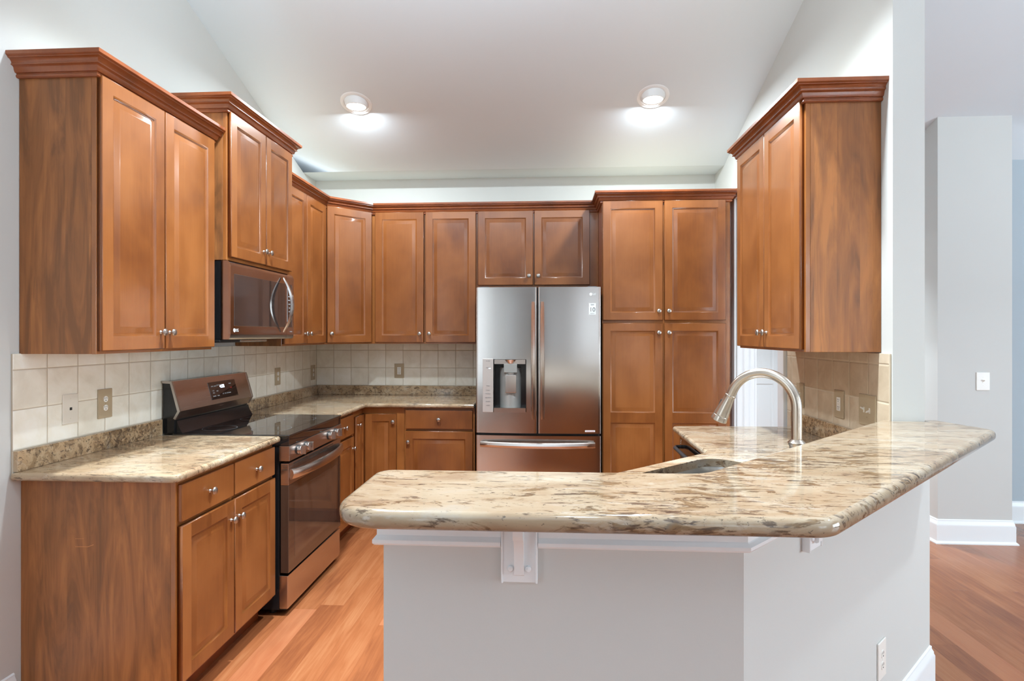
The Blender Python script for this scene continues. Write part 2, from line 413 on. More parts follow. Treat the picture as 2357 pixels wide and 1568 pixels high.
def thing(name, label, cat, loc=(0, 0, 0), rotz=0, group=None):
    o = bpy.data.objects.new(name, None); COL.objects.link(o); o.empty_display_size = .1
    o.location = loc; o.rotation_euler = (0, 0, rotz); o['label'] = label; o['category'] = cat
    if group: o['group'] = group
    return o
def tag(o, label, cat, group=None):
    o['label'] = label; o['category'] = cat
    if group: o['group'] = group
    return o
def struct(name, mb, mat, uv=None, parent=None):
    o = mb.build(name, mat, parent, uv)
    if not parent: o['kind'] = 'structure'
    return o
def text(name, body, size, mat, parent, M, extrude=.0004):
    c = bpy.data.curves.new(name, 'FONT'); c.body = body; c.size = size; c.extrude = extrude; c.align_x = 'CENTER'; c.align_y = 'CENTER'
    t = bpy.data.objects.new(name, c); COL.objects.link(t)
    dg = bpy.context.evaluated_depsgraph_get(); me = bpy.data.meshes.new_from_object(t.evaluated_get(dg))
    bpy.data.objects.remove(t); bpy.data.curves.remove(c)
    me.transform(M); me.materials.clear(); me.materials.append(mat)
    o = bpy.data.objects.new(name, me); COL.objects.link(o); o.parent = parent
    return o
FRONT = Matrix.Rotation(PI/2, 4, 'X')                      # text lying in XY -> upright, read from -y
def facing(p, rotz=0): return Matrix.Translation(p) @ Matrix.Rotation(rotz, 4, 'Z') @ FRONT
def arc(cx, cy, r, a0, a1, n):
    return [(cx+r*math.cos(a0+(a1-a0)*i/n), cy+r*math.sin(a0+(a1-a0)*i/n)) for i in range(n+1)]
def round_poly(pts, radii, n=8):
    """counter-clockwise polygon with rounded corners"""
    out = []; k = len(pts)
    for i, (p, r) in enumerate(zip(pts, radii)):
        a, b, c = Vector(pts[i-1]), Vector(p), Vector(pts[(i+1) % k])
        if r <= 0: out.append((b.x, b.y)); continue
        d1 = (a-b).normalized(); d2 = (c-b).normalized(); ang = d1.angle(d2); t = r/math.tan(ang/2)
        p1 = b+d1*t; p2 = b+d2*t; cc = b+(d1+d2).normalized()*(r/math.sin(ang/2))
        a0 = math.atan2(p1.y-cc.y, p1.x-cc.x); a1 = math.atan2(p2.y-cc.y, p2.x-cc.x)
        da = (a1-a0+PI) % (2*PI)-PI
        out += [(cc.x+r*math.cos(a0+da*j/n), cc.y+r*math.sin(a0+da*j/n)) for j in range(n+1)]
    return out

# ------------------------------------------------------------------ the room
XL, YB, XR = -2.0568, 5.0497, 1.4289
CZ, SZ, UZ, UT = .947, 1.0272, 1.40, 2.50
XE = 7.2; YR = -4.6
YC, ZC, SL = 4.785, 2.845, .3432                            # where the sloping ceiling meets the flat strip
RIDGE = 1.0
def zc(y): return ZC + SL*(YC-y)
LAMPS = [(-1.345, 4.021), (.723, 4.024)]

struct('floor', MB().box(XL-.1, YR-.1, -.1, XE+.1, 7.2, 0), FLOOR)
m = MB(); m.box(XL-.12, -.55, 0, XL, YB+.12, 4.4)
m.box(XL-.12, -2.65, 0, XL, -.55, .55); m.box(XL-.12, -2.65, 2.55, XL, -.55, 4.4); m.box(XL-.12, YR, 0, XL, -2.65, 4.4)
struct('wall_left', m, WALL)
struct('wall_back', MB().box(XL, YB, 0, XR+.127, YB+.12, 3.2), WALL)
m = MB(); a, b = XR, XR+.127
m.box(a, 2.495, 0, b, 3.651, 4.2); m.box(a, 3.651, 2.50, b, 4.476, 4.2); m.box(a, 4.476, 0, b, YB, 4.2)
struct('wall_right', m, WALL)
# ceiling: slope with two round openings, flat strip above the back wall, rear slope
m = MB()
xs = [XL-.1, LAMPS[0][0]-.15, LAMPS[0][0]+.15, LAMPS[1][0]-.15, LAMPS[1][0]+.15, XE+.1]; ys = [RIDGE, 4.022-.15, 4.022+.15, YC]
for i in range(5):
    for j in range(3):
        if j == 1 and i in (1, 3):
            cx, cy = LAMPS[0 if i == 1 else 1]; cy = 4.022; inn, outr = [], []
            for k in range(32):
                t = 2*PI*k/32; c, s_ = math.cos(t), math.sin(t); q = .15/max(abs(c), abs(s_))
                inn.append((cx+.085*c, cy+.085*s_)); outr.append((cx+q*c, cy+q*s_))
            A = [m.v((x, y, zc(y))) for x, y in inn]; B = [m.v((x, y, zc(y))) for x, y in outr]
            for k in range(32): m.face([A[k], B[k], B[(k+1) % 32], A[(k+1) % 32]])
        else:
            m.poly([(xs[i], ys[j], zc(ys[j])), (xs[i], ys[j+1], zc(ys[j+1])), (xs[i+1], ys[j+1], zc(ys[j+1])), (xs[i+1], ys[j], zc(ys[j]))])
m.poly([(xs[0], YC, ZC), (xs[0], 7.2, 2.825), (XE+.1, 7.2, 2.825), (XE+.1, YC, ZC)])
m.poly([(xs[0], RIDGE, zc(RIDGE)), (xs[0], YR-.1, 2.75), (XE+.1, YR-.1, 2.75), (XE+.1, RIDGE, zc(RIDGE))])
bmesh.ops.remove_doubles(m.bm, verts=m.bm.verts, dist=1e-4)
struct('ceiling', m, CEIL)
# rear wall: windows plus two added streak slits; end wall opened for added light
m = MB(); wins = [(-1.6, -1.4), (.33, .51), (1.5, 2.7), (3.6, 5.45), (5.5, 7.0)]; x = XL
for a, b in wins: m.box(x, YR-.12, 0, a, YR, 3.6); m.box(a, YR-.12, 0, b, YR, .5); m.box(a, YR-.12, 2.6, b, YR, 3.6); x = b
m.box(x, YR-.12, 0, XE, YR, 3.6)
struct('wall_rear', m, paint('dim_reflection_taupe', srgb(112, 98, 88)))  # unseen wall, toned dark to dim the refrigerator's reflections
m = MB(); m.box(XE, YR, 0, XE+.12, -1.2, 4.4); m.box(XE, -1.2, 2.6, XE+.12, 1.8, 4.4); m.box(XE, 1.8, 0, XE+.12, 7.2, 4.4)
struct('wall_east', m, WALL)
struct('wall_hall_end', MB().box(XR+.127, 7.0, 0, XE, 7.12, 3.2), WALL)
for i, (a, b) in enumerate(wins):  # first two frame the added slits
    m = MB(); t = .06
    m.box(a, YR-.1, .5, a+t, YR-.03, 2.6); m.box(b-t, YR-.1, .5, b, YR-.03, 2.6); m.box(a, YR-.1, .5, b, YR-.03, .5+t); m.box(a, YR-.1, 2.6-t, b, YR-.03, 2.6)
    m.box(a, YR-.08, 1.53, b, YR-.04, 1.57); m.box((a+b)/2-.03, YR-.08, .5, (a+b)/2+.03, YR-.04, 2.6)
    struct('window_%d' % (i+1), m, TRIM)
# partition and blue wall of the hall at the right
m = MB(); m.box(2.76, 4.285, 0, 3.262, 7.0, 3.3); struct('wall_hall', m, WALL)
struct('wall_blue', MB().box(3.262, 4.78, 0, XE, 4.9, 3.2), BLUE)
BASEP = [(0, 0), (.016, 0), (.016, .125), (.012, .135), (.012, .142), (.006, .155), (.006, .165), (0, .17)]
SHOE = [(0, 0), (.028, 0), (.028, .008), (.016, .02), (0, .02)]
def baseboard(name, path, i0=0, i1=None):
    m = MB(); m.sweep(path, BASEP, i0, i1); m.sweep(path, SHOE, i0, i1); struct(name, m, TRIM)
baseboard('baseboard_hall', [(2.76, 7.0), (2.76, 4.285), (3.262, 4.285), (3.262, 4.78)][::-1][::-1] if False else [(3.262, 4.78), (3.262, 4.285), (2.76, 4.285), (2.76, 7.0)][::-1])
baseboard('baseboard_blue', [(3.262, 4.78), (XE, 4.78)])
baseboard('baseboard_left', [(XL, -.5), (XL, 2.12)])
# half wall of the peninsula: straight piece, then the 45 degree piece up to the end of the right wall
HY = 1.40; HC = .463; HEX, HEY = 1.606, 2.543
struct('wall_peninsula', MB().prism([(-.40, HY), (HC, HY), (HEX, HEY), (1.556, 2.56), (1.556, 2.494), (1.387, 2.494), (.413, 1.52), (-.40, 1.52)], 'z', 0, 1.079), WALL)
baseboard('baseboard_peninsula', [(-.40, 1.52), (-.40, HY), (HC, HY), (HEX, HEY), (HEX-.03, HEY+.03)])
AP = [(0, .967), (.018, .967), (.022, .972), (.022, .980), (.016, .986), (.013, .990), (.013, 1.035), (.017, 1.045), (.020, 1.079), (0, 1.079)]
def apron(name, path): struct(name, MB().sweep(path, AP), TRIM)
apron('trim_1', [(-.40, 1.52), (-.40, HY), (-.111, HY)])
apron('trim_2', [(-.022, HY), (HC, HY), (.652, HY+.189)])
# opening in the right wall with white casing, the laundry door seen through it
m = MB()
for y0, y1 in ((3.548, 3.651), (4.476, 4.58)):
    m.box(XR-.02, y0, 0, XR, y1, 2.59, .004); m.box(XR-.027, y0-.002 if y0 < 4 else y1-.03, 0, XR, y0+.03 if y0 < 4 else y1+.002, 2.588, .004)
    m.box(XR+.127, y0, 0, XR+.147, y1, 2.59, .004)
m.box(XR-.0195, 3.640, 2.50, XR, 4.486, 2.589, .004); m.box(XR+.127, 3.651, 2.50, XR+.147, 4.476, 2.59, .004)
m.box(XR-.0272, 3.544, 2.56, XR, 4.584, 2.593, .004)
m.box(XR, 3.64, 0, XR+.127, 3.655, 2.50); m.box(XR, 4.471, 0, XR+.127, 4.486, 2.50); m.box(XR, 3.651, 2.495, XR+.127, 4.476, 2.51)
m.box(XR+.05, 4.462, 0, XR+.085, 4.474, 2.49)
struct('trim_3', m, TRIM)
m = MB(); m.box(2.22, 6.975, 0, 2.31, 7.0, 2.2, .004); m.box(2.31, 6.985, .0, 2.74, 7.0, 2.1); m.box(2.22, 6.975, 2.1, 2.74, 7.0, 2.2, .004)
m.door(2.33, 2.74, .01, 2.09, 6.985, [(.2, .9), (1.0, 1.95)], .1, .03)
struct('door_1', m, TRIM)
# tiles
def tile(name, box, mat, uv): struct(name, MB().box(*box, .003, 2), mat, uv)
tile('wall_tile_left', (XL, 2.108, .93, XL+.009, YB, UZ+.002), TILE_L, lambda c: (c.y, c.z))
tile('wall_tile_back', (XL+.009, YB-.009, .93, -.45, YB, UZ+.02), TILE_B, lambda c: (c.x, c.z))
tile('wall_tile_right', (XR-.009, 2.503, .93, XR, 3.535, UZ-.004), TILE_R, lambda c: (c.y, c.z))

# ------------------------------------------------------------------ recessed ceiling lights
for (lx, ly), lab in zip(LAMPS, ('white recessed ceiling downlight above the range side of the kitchen', 'white recessed ceiling downlight above the pantry side of the kitchen')):
    z0 = zc(ly)
    t = thing('recessed_light', lab, 'ceiling light', (lx, ly, z0), 0, 'recessed lights in the sloping ceiling')
    n = 40
    def el(r, dz): return [(r*math.cos(2*PI*k/n), r*math.sin(2*PI*k/n), -SL*r*math.sin(2*PI*k/n)+dz) for k in range(n)]
    def fl(r, z): return [(r*math.cos(2*PI*k/n), r*math.sin(2*PI*k/n), z) for k in range(n)]
    MB().rings([el(.083, .0), el(.085, -.004), el(.098, -.006), el(.108, -.003), el(.110, .001)], cap=False).build('trim_ring', TRIM, t)
    MB().rings([el(.085, .0), el(.083, .0), fl(.072, -.022), fl(.066, -.024)], cap=False).build('baffle', TRIM, t)
    MB().rings([fl(.070, -.020), fl(.064, -.026), fl(.0005, -.028)], cap=False).build('lens', LENS, t)
    l = bpy.data.lights.new('downlight', 'AREA'); l.shape = 'DISK'; l.size = .12; l.energy = 28; l.color = (.82, .93, 1)
    o = bpy.data.objects.new('downlight', l); COL.objects.link(o); o.location = (lx, ly, z0-.032)

# ------------------------------------------------------------------ knobs, cabinets
kb = MB(); kb.lathe([(.0085, 0), (.0075, -.002), (.005, -.005), (.005, -.012), (.008, -.015), (.0145, -.0175), (.016, -.021), (.0145, -.025), (.009, -.0275), (.0005, -.0285)], (0, 0, 0), (0, 1, 0), 18)
KNOB = kb.build('knob', NICKEL); KMESH = KNOB.data; bpy.data.objects.remove(KNOB)
def knob(parent, p, rz=0):
    o = bpy.data.objects.new('knob', KMESH); COL.objects.link(o); o.parent = parent; o.location = p; o.rotation_euler = (0, 0, rz)
CROWN = [(0, -.03), (.010, -.03), (.014, -.026), (.014, -.020), (.011, -.017), (.011, -.013), (.018, -.012), (.022, -.004), (.024, .006), (.029, .010), (.035, .011), (.035, .015), (.032, .017), (.034, .024), (.041, .031), (.049, .033), (.049, .037), (.052, .038), (.057, .042), (.057, .056), (0, .056)]
def crownp(top): return [(o, z+top-.056) for o, z in CROWN]

BOUNCE_LID = plain('bounce_lid_pale', srgb(222, 208, 182), .6)  # pale lids added on cabinet tops to bounce light onto ceiling and wall
def carcass(t, w, d, z0, z1, toe=False, frame=True, mat=None):
    f = .02 if frame else 0
    m = MB(); m.box(0, -(d-f), z0, w, -.001, z1, .0012, 1)
    m.build('carcass', mat or VENEER, t)
    if frame: MB().box(-.0005, -d, z0-.0005, w+.0005, -(d-f), z1, .0015, 1).build('face_frame', MAPLE_FRAME, t)
    if z1 > 2: MB().box(.001, -d+.001, z1, w-.001, -.001, z1+.005).build('bounce_lid', BOUNCE_LID, t)
    if toe: MB().box(.001, -(d-.075), 0, w-.001, -(d-.09), z0).build('toe_kick', MAPLE_CROWN, t)
def add_door(t, x0, x1, z0, z1, y, kp, panels=None, st=.058):
    dr = MB().door(x0, x1, z0, z1, y, panels, st).build('door', MAPLE, t, recalc=False)
    if kp: knob(dr, (kp[0], y-.02, kp[1]))
    return dr
def add_drawer(t, x0, x1, z0, z1, y, k=True):
    m = MB(); m.box(x0, y, z0, x1, y-.02, z1, .005, 2, tone=random.random())
    dr = m.build('drawer', MAPLE, t)
    if k: knob(dr, ((x0+x1)/2, y-.02, (z0+z1)/2))
G_WALLCAB = 'wall cabinets in stained maple'; G_BASE = 'base cabinets in stained maple'
RL, RRT = PI/2, -PI/2
UD = .316

# left wall cabinet, tall two-door
y0, y1 = 2.143, 2.915; wd = y1-y0
t = thing('wall_cabinet', 'tall two-door maple wall cabinet with walnut end panel above the phone jack', 'cabinet', (XL, y0, 0), RL, G_WALLCAB)
carcass(t, wd, UD, UZ, UT)
c = (2.129+2.908)/2-y0+.004
add_door(t, .005, c-.004, 1.411, 2.484, -UD, (c-.032, 1.486)); add_door(t, c+.002, wd-.003, 1.411, 2.484, -UD, (c+.030, 1.486))
MB().sweep([(0, 0), (0, -UD), (wd, -UD), (wd, 0)], crownp(2.558)).build('crown_molding', MAPLE_CROWN, t)
# raised cabinet above the microwave
y0, y1 = 2.950, 3.704; wd = y1-y0; D2 = .376
t = thing('microwave_cabinet', 'short raised two-door maple cabinet directly above the microwave', 'cabinet', (XL, y0, 0), RL, G_WALLCAB)
carcass(t, wd, D2, 1.868, 2.695)
add_door(t, .012, .390, 1.886, 2.652, -D2, (.362, 1.962)); add_door(t, .396, .744, 1.886, 2.652, -D2, (.424, 1.962))
MB().sweep([(0, 0), (0, -D2), (wd, -D2), (wd, 0)], crownp(2.728)).build('crown_molding', MAPLE_CROWN, t)
# the continuous run: left far cabinet, diagonal corner, back cabinet, fridge cabinet, pantry
PD = YB-4.42
PATH = [(XL+UD, 3.712), (XL+UD, 4.44), (-1.447, YB-UD), (-.575, YB-UD), (.414, YB-UD), (.414, 4.42), (1.36, 4.42), (1.36, YB-.02)]
CT = 2.552
def run_crown(t, loc, rz, i0, i1, path=PATH):
    M = (Matrix.Translation(loc) @ Matrix.Rotation(rz, 4, 'Z')).inverted()
    MB(M).sweep(path, crownp(CT), i0, i1).build('crown_molding', MAPLE_CROWN, t)
loc = (XL, 3.712, 0); wd = 4.44-3.712
t = thing('wall_cabinet', 'narrow two-door maple wall cabinet between microwave and diagonal corner cabinet', 'cabinet', loc, RL, G_WALLCAB)
carcass(t, wd, UD, UZ, UT)
add_door(t, .004, .357, 1.411, 2.484, -UD, (.325, 1.482)); add_door(t, .363, .722, 1.411, 2.484, -UD, (.395, 1.482))
run_crown(t, loc, RL, 0, 1)
loc = (XL, YB, 0)
t = thing('corner_wall_cabinet', 'diagonal one-door maple corner cabinet with its knob at lower left', 'cabinet', loc, 0, G_WALLCAB)
cp = [(0, 0), (0, -.609), (UD, -.609), (.609, -UD), (.609, 0)]
MB().prism([(x+.001, y-.001) for x, y in cp], 'z', UZ, UT).build('carcass', VENEER, t)
MB().prism([(x+.001, y-.001) for x, y in cp], 'z', UT, UT+.005).build('bounce_lid', BOUNCE_LID, t)
DM = Matrix.Translation((UD, -.61, 0)) @ Matrix.Rotation(PI/4, 4, 'Z')
dl = math.hypot(.609-UD, .61-UD)
MB(DM).box(.001, -.002, UZ, dl-.001, .0, UT).build('face_frame', MAPLE_FRAME, t)
dr = MB(DM).door(.016, dl-.016, 1.411, 2.484, -.002).build('door', MAPLE, t, recalc=False)
knob(dr, DM @ Vector((.045, -.022, 1.482)), PI/4)
run_crown(t, loc, 0, 1, 2)
loc = (-1.447, YB, 0); wd = .872
t = thing('wall_cabinet', 'two-door maple wall cabinet on the back wall left of the refrigerator', 'cabinet', loc, 0, G_WALLCAB)
carcass(t, wd, UD, UZ, UT)
add_door(t, .027, .434, 1.411, 2.484, -UD, (.402, 1.482)); add_door(t, .449, .864, 1.411, 2.484, -UD, (.481, 1.482))
run_crown(t, loc, 0, 2, 3)
loc = (-.575, YB, 0); wd = .988
t = thing('refrigerator_cabinet', 'short two-door maple cabinet directly above the refrigerator', 'cabinet', loc, 0, G_WALLCAB)
carcass(t, wd, UD, 1.855, UT)
add_door(t, .010, .460, 1.878, 2.484, -UD, (.428, 1.952)); add_door(t, .471, .918, 1.878, 2.484, -UD, (.503, 1.952))
run_crown(t, loc, 0, 3, 4)
loc = (.414, YB, 0); wd = .946
t = thing('pantry_cabinet', 'tall four-door maple pantry cabinet right of the refrigerator', 'cabinet', loc, 0)
carcass(t, wd, PD, .10, UT, True, True, MAPLE_CROWN)
for x0, x1, kx in ((.003, .450, .418), (.461, .912, .492)):
    add_door(t, x0, x1, 1.583, 2.482, -PD, (kx, 1.652)); add_door(t, x0, x1, .115, 1.562, -PD, (kx, 1.490), [(.175, .815), (.890, 1.504)])
run_crown(t, loc, 0, 4, 7)
# right wall cabinet
ya, yb = 2.577, 3.428; wd = yb-ya
t = thing('wall_cabinet', 'tall two-door maple wall cabinet above the tiles by the faucet', 'cabinet', (XR, yb, 0), RRT, G_WALLCAB)
carcass(t, wd, UD, UZ, 2.505)
add_door(t, .006, .418, 1.411, 2.492, -UD, (.386, 1.486)); add_door(t, .424, .838, 1.411, 2.492, -UD, (.456, 1.486))
MB().sweep([(0, 0), (0, -UD), (wd, -UD), (wd, 0)], crownp(2.560)).build('crown_molding', MAPLE_CROWN, t)

# base cabinets
BD = .63
y0 = 2.150; wd = 2.935-y0
t = thing('base_cabinet', 'maple base cabinet with two drawers over two doors left of the range', 'cabinet', (XL, y0, 0), RL, G_BASE)
carcass(t, wd, BD, .105, .914, True)
MB().box(0, -(BD-.08), 0, .018, -.001, .106).build('end_panel', VENEER, t)
add_drawer(t, .010, .383, .750, .896, -BD); add_drawer(t, .393, .777, .750, .896, -BD)
add_door(t, .010, .385, .125, .733, -BD, (.359, .648)); add_door(t, .393, .781, .125, .733, -BD, (.425, .648))
m = MB()
m.tube([(-.0004, -.30, .66), (-.0004, -.275, .651), (-.0004, -.225, .651)], .0011, 6); m.tube([(-.0004, -.26, .683), (-.0004, -.225, .682)], .0007, 6)
m.build('scratch', SCRATCH, t)
y0 = 3.742; wd = 4.1635-y0
t = thing('base_cabinet', 'narrow maple base cabinet with one drawer over a door right of the range', 'cabinet', (XL, y0, 0), RL, G_BASE)
carcass(t, wd, BD, .105, .914, True)
add_drawer(t, .012, .418, .752, .896, -BD); add_door(t, .012, .418, .125, .735, -BD, (.385, .65))
t = thing('corner_base_cabinet', 'maple corner base cabinet with two doors meeting in the inner corner', 'cabinet', (XL, YB, 0), 0, G_BASE)
q = YB-4.165; xr_ = .957
MB().prism([(.001, -.001), (.001, -q), (BD-.02, -q), (BD-.02, -BD+.02), (xr_, -BD+.02), (xr_, -.001)], 'z', .105, .914).build('carcass', VENEER, t)
MB().prism([(BD-.02, -q), (BD, -q), (BD, -BD), (xr_, -BD), (xr_, -BD+.02), (BD-.02, -BD+.02)], 'z', .105, .914).build('face_frame', MAPLE_FRAME, t)
MB().prism([(BD-.09, -q), (BD-.075, -q), (BD-.075, -BD+.075), (xr_, -BD+.075), (xr_, -BD+.09), (BD-.09, -BD+.09)], 'z', 0, .105).build('toe_kick', MAPLE_CROWN, t)
M1 = Matrix.Translation((BD, -q, 0)) @ Matrix.Rotation(PI/2, 4, 'Z')
dr = MB(M1).door(.040, q-BD-.003, .125, .865, .0, None, .05).build('door', MAPLE, t, recalc=False); knob(dr, M1 @ Vector((.085, -.02, .80)), PI/2)
M2 = Matrix.Translation((BD, -BD, 0))
dr = MB(M2).door(.022, .268, .125, .865, .0, None, .055).build('door', MAPLE, t, recalc=False); knob(dr, M2 @ Vector((.245, -.02, .805)))
loc = (XL+xr_+.001, YB, 0); wd = .545
t = thing('base_cabinet', 'maple base cabinet with one drawer over a door left of the refrigerator', 'cabinet', loc, 0, G_BASE)
carcass(t, wd, BD, .105, .914, True)
add_drawer(t, .010, .530, .752, .897, -BD); add_door(t, .010, .532, .125, .735, -BD, (.034, .652))

# ------------------------------------------------------------------ worktops
t = thing('countertop', 'short granite countertop on the base cabinet between near wall end and range', 'countertop', (0, 0, 0))
o = round_poly([(XL+.010, 2.098), (-1.386, 2.098), (-1.386, 2.948), (XL+.010, 2.948)], [0, .035, .01, 0])
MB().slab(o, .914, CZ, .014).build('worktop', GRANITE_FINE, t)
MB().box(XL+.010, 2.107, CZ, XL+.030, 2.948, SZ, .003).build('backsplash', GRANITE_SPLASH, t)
t = thing('countertop', 'L-shaped granite countertop running from the range to the refrigerator', 'countertop', (0, 0, 0))
o = round_poly([(XL+.010, 3.735), (-1.386, 3.735), (-1.386, 4.379), (-.553, 4.379), (-.553, YB-.010), (XL+.010, YB-.010)], [0, .01, .03, .008, 0, 0])
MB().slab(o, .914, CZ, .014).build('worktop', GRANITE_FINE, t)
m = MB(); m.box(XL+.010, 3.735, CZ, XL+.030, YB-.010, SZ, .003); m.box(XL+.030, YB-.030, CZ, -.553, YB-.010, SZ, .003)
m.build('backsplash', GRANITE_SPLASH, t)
# sink counter with the sink opening
FA = .735                                                    # direction of the diagonal edge
tx, ty = math.cos(FA), math.sin(FA); nx, ny = ty, -tx
SC = (.595, 2.185); SLN, SWD = .33, .20
def sl(a, b): return (SC[0]+tx*a+nx*b, SC[1]+ty*a+ny*b)
hole = round_poly([sl(-SLN, SWD), sl(SLN, SWD), sl(SLN, -SWD), sl(-SLN, -SWD)][::-1], [.09, .09, .09, .09], 8)
t = thing('countertop', 'lower granite countertop around the corner sink behind the raised bar', 'countertop', (0, 0, 0))
o = round_poly([(-.40, 1.523), (.410, 1.523), (1.386, 2.499), (XR-.011, 2.499), (XR-.011, 3.435), (.722, 3.415), (.714, 2.665), (.235, 2.225), (.15, 2.18), (-.40, 2.18)],
               [.0, .0, 0, 0, .0, .03, .03, .03, .03, .0])
MB().slab(o, .914, CZ, .014, hole).build('worktop', GRANITE, t)
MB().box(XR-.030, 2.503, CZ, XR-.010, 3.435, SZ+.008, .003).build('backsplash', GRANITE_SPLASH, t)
# sink bowl
t = thing('sink', 'undermount stainless steel sink bowl set below the diagonal counter', 'sink', (SC[0], SC[1], .70))
def ringz(k, z, r): return [(x, y, z) for x, y in round_poly([(p[0]-SC[0], p[1]-SC[1]) for p in (sl(-SLN-k, SWD+k), sl(SLN+k, SWD+k), sl(SLN+k, -SWD-k), sl(-SLN-k, -SWD-k))][::-1], [r]*4, 8)]
MB().rings([ringz(.03, .2125, .1), ringz(.006, .2125, .095), ringz(.0, .19, .09), ringz(-.012, .03, .08), ringz(-.04, .004, .07), ringz(-.15, .0, .03)], cap=False).build('bowl', SINKM, t)
MB().lathe([(.045, .0005), (.045, .003), (.03, .003), (.028, -.004), (.0005, -.004)], (0, 0, 0)).build('drain', NICKEL, t)
# raised bar top
bar = [(-.450, 1.150), (.553, 1.150), (1.682, 2.279), (1.622, 2.535), (1.560, 2.535), (1.560, 2.491), (1.426, 2.491), (1.426, 2.556), (.398, 1.528), (-.450, 1.524)]
o = round_poly(bar, [.10, .085, .055, .02, 0, 0, 0, 0, .10, .05], 9)
tag(MB().slab(o, 1.079, 1.119, .0175, None, 6).build('bar_countertop', GRANITE), 'raised polished granite bar top with angled right wing on the half wall', 'bar top')
# supports under the bar
def corbel(label, loc, rz):
    t = thing('bracket', label, 'bracket', loc, rz, 'white brackets under the bar top')
    m = MB(); m.box(-.0425, -.018, -.195, .0425, 0, 0, .0015, 1); m.box(-.0435, -.022, -.196, -.0385, 0, -.001, .0015, 1); m.box(.0385, -.022, -.196, .0435, 0, -.001, .0015, 1)
    m.build('plate', TRIM, t)
    pr = [(-.018, -.173)] + [(-.026, -.175), (-.032, -.171), (-.034, -.155)] + [(-.036-.052*(1-math.cos(a)), -.148+.078*math.sin(a)) for a in [i*PI/2/6 for i in range(7)]] + [(-.092, -.064), (-.098, -.055), (-.100, -.02), (-.104, 0), (-.018, 0)]
    MB().prism(pr, 'x', -.0115, .0115).build('scroll', TRIM, t)
    for sx in (-1, 1): MB().lathe([(.0075, 0), (.0075, -.003), (.006, -.005), (.0005, -.006)], (sx*.021, -.018, -.161), (0, 1, 0), 16).build('plug', TRIM, t)
corbel('white scroll bracket under the straight front of the bar top', (-.0665, HY, 1.079), 0)
corbel('white scroll bracket under the angled wing of the bar top', (.725, HY+.262, 1.079), PI/4)

# cabinets and dishwasher below the sink counter (kitchen side)
t = thing('peninsula_base_cabinet', 'maple base cabinet below the peninsula counter, behind the half wall', 'cabinet', (.16, 1.522, 0), PI, G_BASE)
carcass(t, .555, .62, .105, .914, True)
add_door(t, .006, .274, .125, .733, -.62, (.245, .65)); add_door(t, .282, .55, .125, .733, -.62, (.312, .65)); add_drawer(t, .006, .55, .752, .896, -.62)
t = thing('sink_base_cabinet', 'diagonal maple sink cabinet below the corner sink', 'cabinet', (0, 0, 0), 0, G_BASE)
MB().prism([(.165, 1.525), (.405, 1.525), (1.37, 2.49), (1.37, 2.775), (.80, 2.775), (.76, 2.655), (.265, 2.20), (.165, 2.14)], 'z', .105, .69).build('carcass', VENEER, t)
MK = Matrix.Translation((.76, 2.655, 0)) @ Matrix.Rotation(FA+PI, 4, 'Z')
MB(MK).box(0, -.018, .105, .67, .0, .914).build('face_frame', MAPLE_FRAME, t)
MB(MK).box(0, .075, 0, .67, .09, .105).build('toe_kick', MAPLE_CROWN, t)
for a, b, k in ((.012, .33, .302), (.338, .656, .366)):
    dr = MB(MK).door(a, b, .125, .733, -.018).build('door', MAPLE, t, recalc=False); knob(dr, MK @ Vector((k, -.038, .65)), FA+PI)
t = thing('dishwasher', 'black dishwasher with bar handle at the far end of the sink counter', 'dishwasher', (XR-.01, 3.40, 0), RRT)
MB().box(0, -.63, .10, .60, -.002, .908).build('tub', BLACKP, t)
MB().box(.003, -.655, .12, .597, -.631, .80, .004).build('door', BLACK, t)
MB().box(.003, -.658, .803, .597, -.631, .905, .004).build('control_panel', BLACKG, t)
MB().box(.003, -.57, .0, .597, -.555, .10).build('toe_kick', BLACKP, t)
MB().tube([(.035, -.655, .835), (.04, -.685, .835), (.07, -.697, .835), (.3, -.70, .835), (.53, -.697, .835), (.56, -.685, .835), (.565, -.655, .835)], .011, 12).build('handle', BLACKP, t)
for i in range(3): MB().box(.03, -.6585, .872-.010*i, .052-.006*i, -.657, .876-.010*i).build('marking', LEDW, t)
t_end = thing('end_panel', 'maple end panel closing the dishwasher side of the sink counter', 'panel', (XR-.01, 3.432, 0), RRT)
MB().box(0, -.63, .0, .019, -.002, .912, .001, 1).build('board', VENEER, t_end)

# faucet
t = thing('faucet', 'brushed nickel gooseneck pull-down faucet behind the raised bar', 'faucet', (.843, 2.02, CZ))
MB().lathe([(.030, 0), (.030, .006), (.024, .010), (.022, .03), (.0215, .135), (.0225, .142), (.0235, .150), (.028, .158), (.0285, .163), (.022, .170), (.0175, .174)], (0, 0, 0), (0, 0, 1), 28).build('body', FAUCETM, t)
fdx, fdy = -.80, .60
R_ = .112; zt = .280
pth = [(0, 0, .165), (0, 0, .20), (0, 0, .245), (0, 0, zt)]
A1 = math.radians(158)
for k in range(1, 25):
    a = A1*k/24; r = R_*(1-math.cos(a)); pth.append((fdx*r, fdy*r, zt+R_*1.02*math.sin(a)))
_d = (Vector(pth[-1])-Vector(pth[-2])).normalized(); pth.append(tuple(Vector(pth[-1])+_d*.018))
MB().tube(pth, .0168, 22).build('spout', FAUCETM, t)
e = Vector(pth[-1]); dn = (Vector(pth[-1])-Vector(pth[-2])).normalized(); 
MB().lathe([(.0178, -.004), (.0190, -.002), (.0190, .002), (.0180, .004), (.0195, .02), (.0265, .075), (.0268, .079), (.0255, .081), (.0268, .083), (.029, .098), (.029, .101), (.025, .102), (.0005, .100)], e, dn, 28).build('spray_head', FAUCETM, t)
b_ = e + dn*.03 + Vector((fdx, fdy, 0))*.022
